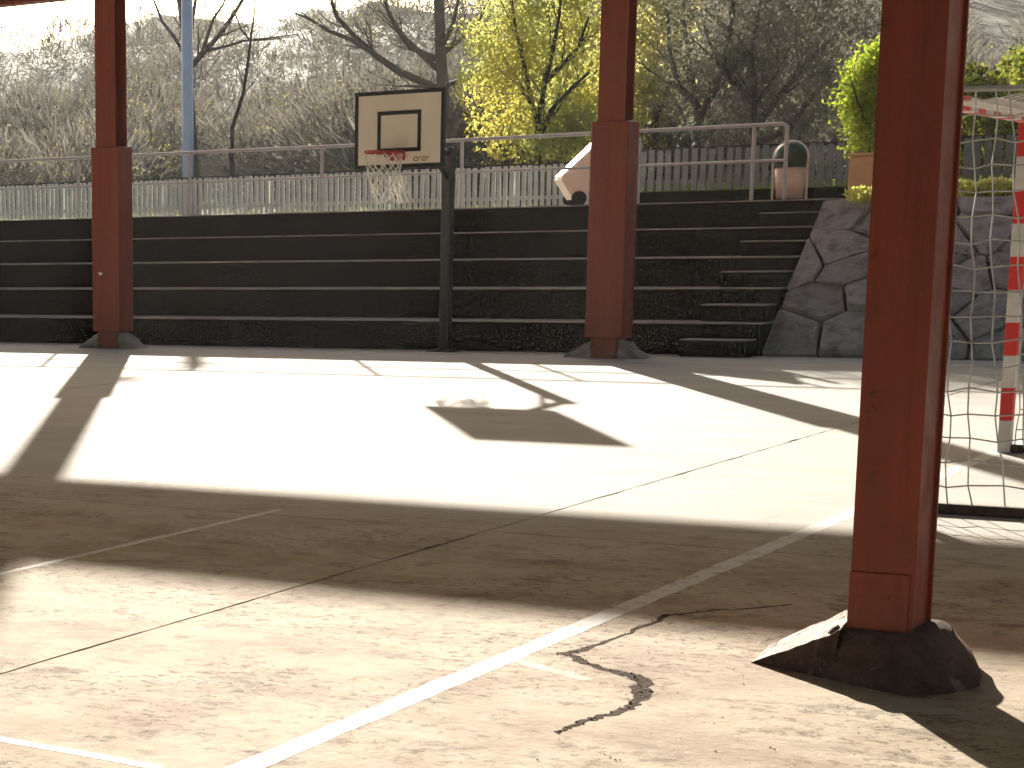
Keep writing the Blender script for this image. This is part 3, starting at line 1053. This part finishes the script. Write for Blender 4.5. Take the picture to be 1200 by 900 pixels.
def wob(a, b, s=.012):
    return s * math.sin(a * 23 + b * 7) + s * math.sin(b * 31 - a * 11)


def side(Yg, out):
    def fn(u, v):
        # v: top to bottom, u: front to back
        z = (GT - .02) * (1 - v) + .03 * v
        dep = Dt + (D - Dt) * v
        slack = max(0, v - .55) * .32
        x = GX + .05 + (dep - .05) * u + wob(u, v, .010) + slack * .35 * math.sin(u * 5 + v * 3)
        y = Yg + out * .16 * math.sin(math.pi * u) * math.sin(math.pi * v) + wob(v, u, .012)
        return (x, y, z + wob(u * 1.3, v, .008) * (v > .02))
    return fn


netpanel(side(GY0, -1), 8, 17)
netpanel(side(GY1, 1), 8, 17)
netpanel(lambda u, v: (GX + Dt + (D - Dt) * v + .1 * math.sin(math.pi * v) + wob(u, v), GY0 + (GY1 - GY0) * u, (GT - .02) * (1 - v) + .04 * v), 26, 17)
netpanel(lambda u, v: (GX + .04 + (Dt - .04) * v, GY0 + (GY1 - GY0) * u, GT - .01 - .06 * math.sin(math.pi * v)), 26, 6)
local(gn.build('net', M['gnet'], gl), gl)

# ------------------------------------------------------------------ gate pillar, shrubs and hedges on the terrace
pl0 = at(1012, 230, 28.2)
pil = empty('gate_pillar', (pl0.x, 28.2, 1.84))
tag(pil, 'short ochre rendered pillar at the head of the stairs under the green shrub', 'pillar')
local(MB().cbox(pl0.x - .17, pl0.x + .17, 28.05, 28.4, 1.84, 2.42, .015).build('pillar_shaft', M['pillar'], pil), pil)
local(MB().cbox(pl0.x - .19, pl0.x + .19, 28.03, 28.42, 2.422, 2.46, .012).build('pillar_cap', M['pillar'], pil), pil)


def grow(mb, p, d, length, r, depth, R_, tips, spread=.6, nch=3, up=.15, mid=None):
    pts = [p]; rad = [r]
    n = 5 if depth > 1 else 3
    dd = d.copy()
    for k in range(n):
        dd = (dd + Vector((R_.gauss(0, .13), R_.gauss(0, .13), R_.gauss(0, .10) + up * .2))).normalized()
        pts.append(pts[-1] + dd * length / n)
        rad.append(r * (1 - .5 * (k + 1) / n))
    mb.tube(pts, rad, 7 if r > .05 else (5 if r > .015 else 3), cap=False)
    tips.append(pts[-1])
    if depth <= 2:
        tips.extend(pts[2:])
    if depth == 0: return
    for c in range(nch + (1 if depth > 2 else 0)):
        k = R_.randint(2, n) if c else n
        q = Vector((R_.gauss(0, 1), R_.gauss(0, 1), R_.gauss(0, .6))).normalized()
        nd = (dd + q * spread + Vector((0, 0, up))).normalized()
        grow(mb, pts[k], nd, length * R_.uniform(.6, .82), rad[k] * R_.uniform(.55, .75), depth - 1, R_, tips, spread, nch, up)


def limb(mb, pts, r0, r1, R_, tips, depth=2, every=2, length=1.2, spread=.7):
    n = len(pts)
    mb.tube(pts, [r0 + (r1 - r0) * k / (n - 1) for k in range(n)], 8 if r0 > .05 else 6, cap=False)
    for k in range(1, n):
        dirn = (pts[k] - pts[k - 1]).normalized()
        for _ in range(every):
            q = Vector((R_.gauss(0, 1), R_.gauss(0, 1), R_.gauss(.3, .6))).normalized()
            grow(mb, pts[k].lerp(pts[k - 1], R_.random()), (dirn + q * spread).normalized(), length * R_.uniform(.5, 1.1), max(.008, (r0 + (r1 - r0) * k / (n - 1)) * .45), depth, R_, tips, .6, 2, .12)


def im(pxs, Y, dy=0.0):
    """limb through image points, drifting in depth by dy"""
    n = len(pxs)
    return [at(x, y, Y + dy * k / max(1, n - 1)) for k, (x, y) in enumerate(pxs)]


def crown_leaves(tips, per, jit, lmin, lmax, aspect, droop=.3, seed=1):
    r = np.random.default_rng(seed)
    c = np.array([list(t) for t in tips])
    c = np.repeat(c, per, 0) + r.normal(0, jit, (len(tips) * per, 3))
    return leaf_quads(c, lmin, lmax, aspect, droop, r)


# bare tree behind the lamp post
R1 = random.Random(11)
Yt = 48.5
base = at(228, 240, Yt); base.z = hill(base.x, Yt) - .1
bt = empty('bare_tree', base)
tag(bt, 'leafless tree with forking branches behind the pale blue lamp post', 'tree')
mb = MB(); tips = []
tr = [base, at(226, 190, Yt), at(222, 120, Yt), at(220, 60, Yt), at(212, 10, Yt), at(206, -20, Yt)]
limb(mb, tr, .20, .06, R1, tips, 2, 0)
limb(mb, im([(224, 78), (240, 60), (258, 40), (275, 15), (288, -6), (294, -16)], Yt, -1), .085, .03, R1, tips, 2, 1, 1.0)
limb(mb, im([(236, 64), (244, 40), (250, 22), (262, 5), (266, -12)], Yt, .8), .06, .02, R1, tips, 2, 1, .8)
limb(mb, im([(240, 60), (262, 55), (285, 48), (320, 44), (350, 40)], Yt, .9), .05, .015, R1, tips, 2, 1, .8)
limb(mb, im([(221, 70), (205, 45), (190, 25), (180, 0), (177, -14)], Yt, 1), .06, .02, R1, tips, 2, 1, .8)
limb(mb, im([(221, 55), (226, 20), (230, -5), (232, -20)], Yt, -.6), .07, .03, R1, tips, 2, 1, .8)
local(mb.build('trunk', M['bark'], bt), bt)
v, q = crown_leaves(tips[::3], 2, .12, .05, .11, .5, seed=3)
local(link('crown', np_mesh('crown', v, q, M['lf_scrub']), bt), bt)

# slim sapling right of the lamp
base = at(272, 160, 50); base.z = hill(base.x, 50) - .1
sp = empty('bare_sapling', base)
tag(sp, 'slim leafless sapling between the lamp post and the backboard', 'tree')
mb = MB(); tips = []
limb(mb, [base, at(272, 150, 50), at(285, 110, 50), at(291, 70, 50), at(294, 45, 50), at(298, 15, 50), at(301, -20, 50)], .07, .015, R1, tips, 2, 1, .9)
limb(mb, im([(293, 48), (283, 35), (274, 12), (268, -15)], 50, .5), .03, .012, R1, tips, 1, 1, .6)
limb(mb, im([(294, 47), (320, 46), (350, 42)], 50, .5), .025, .01, R1, tips, 1, 1, .6)
local(mb.build('trunk', M['barkdark'], sp), sp)
v, q = crown_leaves(tips[::3], 1, .1, .05, .1, .5, seed=4)
local(link('crown', np_mesh('crown', v, q, M['lf_scrub']), sp), sp)

# big bare tree behind the backboard
Yt = 44
base = at(523, 235, Yt); base.z = hill(base.x, Yt) - .1
ct = empty('bare_tree', base)
tag(ct, 'large leafless tree with wide spreading limbs right behind the backboard', 'tree')
mb = MB(); tips = []
limb(mb, [base, at(522, 180, Yt), at(520, 120, Yt), at(517, 70, Yt), at(515, 20, Yt), at(514, -12, Yt), at(513, -32, Yt)], .17, .10, R1, tips, 2, 0)
limb(mb, im([(515, 105), (470, 85), (440, 65), (415, 42), (395, 20), (385, -10)], Yt, -1.5), 0.09, .035, R1, tips, 3, 1, 1.1)
limb(mb, im([(437, 62), (410, 46), (385, 36), (362, 22), (345, 15)], Yt - 1, -.5), .06, .02, R1, tips, 2, 1, .9)
limb(mb, im([(512, 80), (492, 62), (470, 40), (455, 15), (448, -15)], Yt, 1.2), 0.07500000000000001, .035, R1, tips, 3, 1, 1.0)
limb(mb, im([(513, 70), (480, 55), (462, 30), (450, 0)], Yt, -1), .07, .03, R1, tips, 2, 1, .9)
limb(mb, im([(522, 100), (548, 92), (575, 78), (605, 62), (635, 45), (660, 30)], Yt, -1), 0.06375, .02, R1, tips, 2, 1, .9)
limb(mb, im([(520, 62), (540, 45), (558, 28), (572, 5), (578, -10)], Yt, .7), 0.0675, .03, R1, tips, 3, 1, .9)
limb(mb, im([(518, 55), (530, 30), (536, 5), (540, -14)], Yt, -.8), .06, .03, R1, tips, 2, 1, .8)
limb(mb, im([(522, 140), (545, 136), (570, 132), (598, 124)], Yt, -1), .035, .012, R1, tips, 1, 1, .6)
local(mb.build('trunk', M['bark'], ct), ct)
v, q = crown_leaves(tips[::2], 1, .12, .05, .10, .5, seed=5)
local(link('crown', np_mesh('crown', v, q, M['lf_scrub']), ct), ct)


def leafy_tree(name, label, stems, Y, mat, bark, seed, blobs, nleaf, lmin, lmax, aspect=.55, depth=2, every=2, length=1.2, r0=.09, twmat=None, ntw=0, tipleaf=2, shell=.25, cj=1.0):
    R_ = random.Random(seed); r = np.random.default_rng(seed)
    x, y = stems[0][0]
    base = at(x, y, Y); base.z = hill(base.x, Y) - .1 if Y > 33.5 else 1.84
    e = empty(name, base)
    tag(e, label, 'tree')
    mb = MB(); tips = []
    for k, stx in enumerate(stems):
        pts = im(stx, Y, R_.uniform(-.8, .8))
        if k == 0: pts[0] = base
        limb(mb, pts, r0 * (1 if k == 0 else .7), r0 * .25, R_, tips, depth, every, length)
    local(mb.build('trunk', bark, e), e)
    V = []; Q = []; MI = []; off = 0
    cs = []
    tot = sum(b[2] * b[3] for b in blobs)
    for (bx, by, rx, rz, dy) in blobs:
        c = at(bx, by, Y + dy)
        s = 1.0 / (FPX / (at(bx, by, Y + dy) - Vector((0, 0, EYE))).length)
        n = int(nleaf * rx * rz / tot)
        # clumps inside the blob, leaves gathered round them
        ncl = max(6, n // 45)
        cl = ellipsoid_pts(ncl, c, (rx * s, rx * s * .8, rz * s), shell, r)
        pts = cl[r.integers(0, ncl, n)] + r.normal(0, 1, (n, 3)) * np.array([.22, .22, .16]) * cj
        cs.append(pts)
    v, q = leaf_quads(np.concatenate(cs), lmin, lmax, aspect, .4, r)
    V.append(v); Q.append(q); MI.append(np.zeros(len(q), int)); off = len(v)
    if tips and tipleaf:
        v, q = crown_leaves(tips, tipleaf, .15, lmin, lmax, aspect, .4, seed)
        V.append(v); Q.append(q + off); MI.append(np.zeros(len(q), int)); off += len(v)
    mats = [mat]
    if ntw:
        cc = np.concatenate(cs); cc = cc[r.integers(0, len(cc), ntw)]
        v, q = leaf_quads(cc, .35, .9, .02, -.5, r)
        V.append(v); Q.append(q + off); MI.append(np.ones(len(q), int)); mats.append(twmat)
    local(link('crown', np_mesh('crown', np.concatenate(V), np.concatenate(Q), mats, np.concatenate(MI)), e), e)
    return e


leafy_tree('autumn_tree', 'golden yellow leaved tree between the backboard and the right-hand red column', [
    [(630, 215), (630, 190), (631, 140), (638, 100), (648, 60), (655, 20), (660, -30)],
    [(631, 150), (622, 115), (615, 80), (605, 40), (600, 0)],
    [(640, 95), (660, 75), (678, 55), (690, 20)],
    [(632, 165), (645, 130), (668, 105), (690, 85)]], 42.5, M['lf_yellow'], M['barkdark'], 21,
    [(600, 40, 50, 55, 0), (640, 10, 55, 50, .8), (590, 110, 42, 50, -.5), (640, 110, 45, 55, .5), (680, 90, 38, 80, .3), (610, 165, 45, 25, -.6), (660, 160, 45, 30, .4), (700, 150, 40, 50, 1), (640, -40, 60, 50, 0)],
    24000, .06, .13)
leafy_tree('olive_tree', 'pale olive leaved tree showing right of the red column with the box jacket', [
    [(770, 215), (768, 150), (765, 90), (770, 20), (772, -30)],
    [(768, 140), (785, 100), (792, 50)]], 46, M['lf_olive'], M['barkdark'], 22,
    [(770, 50, 40, 80, 0), (765, 130, 40, 50, .4), (745, 60, 45, 80, 0), (780, -20, 50, 50, 0), (725, 140, 40, 50, 0)],
    9000, .08, .17)
leafy_tree('twiggy_tree', 'grey green twiggy tree with several dark stems above the litter bin', [
    [(818, 215), (816, 160), (818, 130), (808, 80), (802, 30), (798, -30)],
    [(818, 140), (838, 105), (850, 65), (858, 20), (864, -30)],
    [(880, 215), (882, 150), (885, 105), (880, 60), (890, 10), (895, -40)],
    [(884, 150), (915, 110), (945, 75), (975, 45), (1005, 15)],
    [(818, 125), (795, 100), (785, 60), (782, 10)],
    [(883, 120), (860, 95), (838, 70), (825, 30)],
    [(884, 170), (925, 150), (955, 110), (980, 80)]], 38.0, M['lf_grey'], M['bark'], 23,
    [(820, 50, 50, 70, 0), (880, 30, 60, 60, .5), (940, 40, 60, 60, 0), (990, 40, 50, 70, -.4), (850, 120, 50, 45, .3), (915, 110, 55, 50, .6), (965, 120, 45, 50, 0), (900, -30, 110, 40, 0), (940, 170, 60, 25, .6)],
    15000, .05, .11, .5, 3, 1, 1.1, .10, M['twig'], 3500, 1)
leafy_tree('green_shrub', 'bright green leafy shrub rising above the ochre pillar', [
    [(1020, 200), (1018, 160), (1016, 110), (1018, 70)],
    [(1019, 150), (1005, 120), (998, 95)],
    [(1018, 160), (1035, 120), (1040, 90)]], 28.9, M['lf_green'], M['barkdark'], 24,
    [(1014, 105, 14, 26, 0), (1024, 80, 15, 18, 0), (1013, 142, 13, 22, 0), (1036, 115, 20, 42, .1), (1020, 166, 12, 12, 0), (1003, 122, 8, 9, 0), (1009, 88, 6, 8, 0), (1030, 62, 9, 8, 0)],
    8000, .035, .08, .6, 1, 1, .25, .03, None, 0, 0, .1, .6)

# hedges at the right
def hedge(name, label, px0, px1, ptop, pbot, Y, dep, mat, n, lmin, lmax, mat2=None):
    a = at(px0, pbot, Y); b = at(px1, ptop, Y)
    r = np.random.default_rng(31)
    z0 = 1.84 if Y < 33 else hill((a.x + b.x) / 2, Y)
    e = empty(name, ((a.x + b.x) / 2, Y, min(z0, a.z)))
    tag(e, label, 'hedge')
    zb = min(z0, a.z)
    # lobed volume
    K_ = max(5, int((b.x - a.x) / .5))
    cs = []
    for k in range(K_):
        x = a.x + (b.x - a.x) * (k + .5) / K_
        top = b.z - abs(r.normal(0, .06)) * (b.z - zb)
        cs.append(ellipsoid_pts(n // K_, (x + r.normal(0, .1), Y + r.normal(0, dep * .15), (zb + top) / 2), ((b.x - a.x) / K_ * .85, dep / 2, (top - zb) / 2 * 1.05), .6, r))
    v, q = leaf_quads(np.concatenate(cs), lmin, lmax, .55, 0, r)
    local(link('foliage', np_mesh('foliage', v, q, mat), e), e)
    mb = MB()
    for k in range(K_):
        x = a.x + (b.x - a.x) * (k + .5) / K_
        mb.tube([(x, Y, zb - .05), (x + r.normal(0, .05), Y, zb + (b.z - zb) * .7)], [.025, .01], 5)
    local(mb.build('stems', M['barkdark'], e), e)
    return e


hedge('low_hedge', 'low lime green clipped hedge on top of the stone wall behind the goal net', 1105, 1262, 206, 232, 27.75, .5, M['lf_lime'], 2600, .04, .09)
hedge('tall_hedge', 'tall dark green hedge with yellow tips at the upper right behind the goal', 1085, 1330, 40, 200, 41, 3.0, M['lf_hedge'], 20000, .07, .16)
# small succulent on the wall corner
r = np.random.default_rng(41)
p = at(1012, 240, 27.2)
e = empty('corner_plant', (p.x, 27.2, 1.84)); tag(e, 'small yellow green plant on the top corner of the stone wall', 'plant')
v, q = leaf_quads(ellipsoid_pts(160, (p.x, 27.15, 1.92), (.24, .12, .10), .2, r), .06, .14, .4, -.6, r)
local(link('leaves', np_mesh('leaves', v, q, M['lf_lime']), e), e)

# ------------------------------------------------------------------ hillside scrub (one mass)
r = np.random.default_rng(51)
def strokes(c, d, l, w, r):
    """thin twig blades along d"""
    n = len(c)
    d = d / (np.linalg.norm(d, axis=1)[:, None] + 1e-9)
    sd = np.cross(d, r.normal(size=(n, 3))); sd /= np.linalg.norm(sd, axis=1)[:, None] + 1e-9
    l = l[:, None]; w = w[:, None]
    bend = r.normal(0, .12, (n, 3)) * l
    v = np.stack([c - d * l / 2, c + sd * w + bend, c + d * l / 2 + bend, c - sd * w + bend * .6], 1).reshape(-1, 3)
    return v, np.arange(n * 4).reshape(-1, 4)


V = []; Q = []; MI = []; off = 0
for k in range(320):
    Yk = 45 + 62 * r.random() ** 1.15
    px = r.uniform(-160, 1180) if k < 250 else r.uniform(1235, 1750)
    if 1090 < px < 1235 and Yk > 58: continue
    if 130 < px < 300 and Yk < 54: Yk = 54 + (Yk - 45)
    g0 = at(px, 250, Yk)
    x = g0.x; z = hill(x, Yk)
    rad = r.uniform(1.4, 2.9); hgt = rad * r.uniform(.9, 1.35)
    far = Yk > 75
    # leaves on the dome, gathered in clumps
    ncl = 40; n = 620 if far else 1150
    cl = ellipsoid_pts(ncl, (x, Yk, z + hgt * .45), (rad, rad, hgt * .6), .6, r)
    pts = cl[r.integers(0, ncl, n)] + r.normal(0, 1, (n, 3)) * .2
    v, q = leaf_quads(pts, .05, .15 if not far else .2, .5, .1, r)
    V.append(v); Q.append(q + off); off += len(v)
    MI.append(np.where(r.random(len(q)) < (.75 if k % 4 else .15), 0, 2) if k % 5 == 0 else np.zeros(len(q), int))
    # twigs fan out from the root crown
    n = 380 if far else 620
    p2 = ellipsoid_pts(n, (x, Yk, z + hgt * .45), (rad * 1.04, rad * 1.04, hgt * .64), .55, r)
    d = p2 - np.array([x, Yk, z - .3]) + r.normal(0, .55, (n, 3))
    v, q = strokes(p2, d, r.uniform(.3, 1.0, n), r.uniform(.006, .016, n), r)
    V.append(v); Q.append(q + off); off += len(v); MI.append(np.ones(len(q), int))
o = link('hillside_scrub', np_mesh('hillside_scrub', np.concatenate(V), np.concatenate(Q), [M['lf_scrub'], M['twig'], M['lf_ochre']], np.concatenate(MI)))
tag(o, 'grey olive leafless scrub covering the hillside beyond the fence', 'scrub', kind='stuff')

# ------------------------------------------------------------------ haze
mt, t, o = nt('haze_air')
pv = N(t, 'ShaderNodeVolumePrincipled')
pv.inputs['Color'].default_value = (.93, .94, .96, 1)
pv.inputs['Density'].default_value = HAZE
pv.inputs['Anisotropy'].default_value = 0.3
t.links.new(pv.outputs[0], o.inputs['Volume'])
hz = MB().box(-650, 550, -320, 950, -1.3, 34).build('haze', mt)
tag(hz, 'thin pale air haze over the whole place', 'haze', kind='stuff')
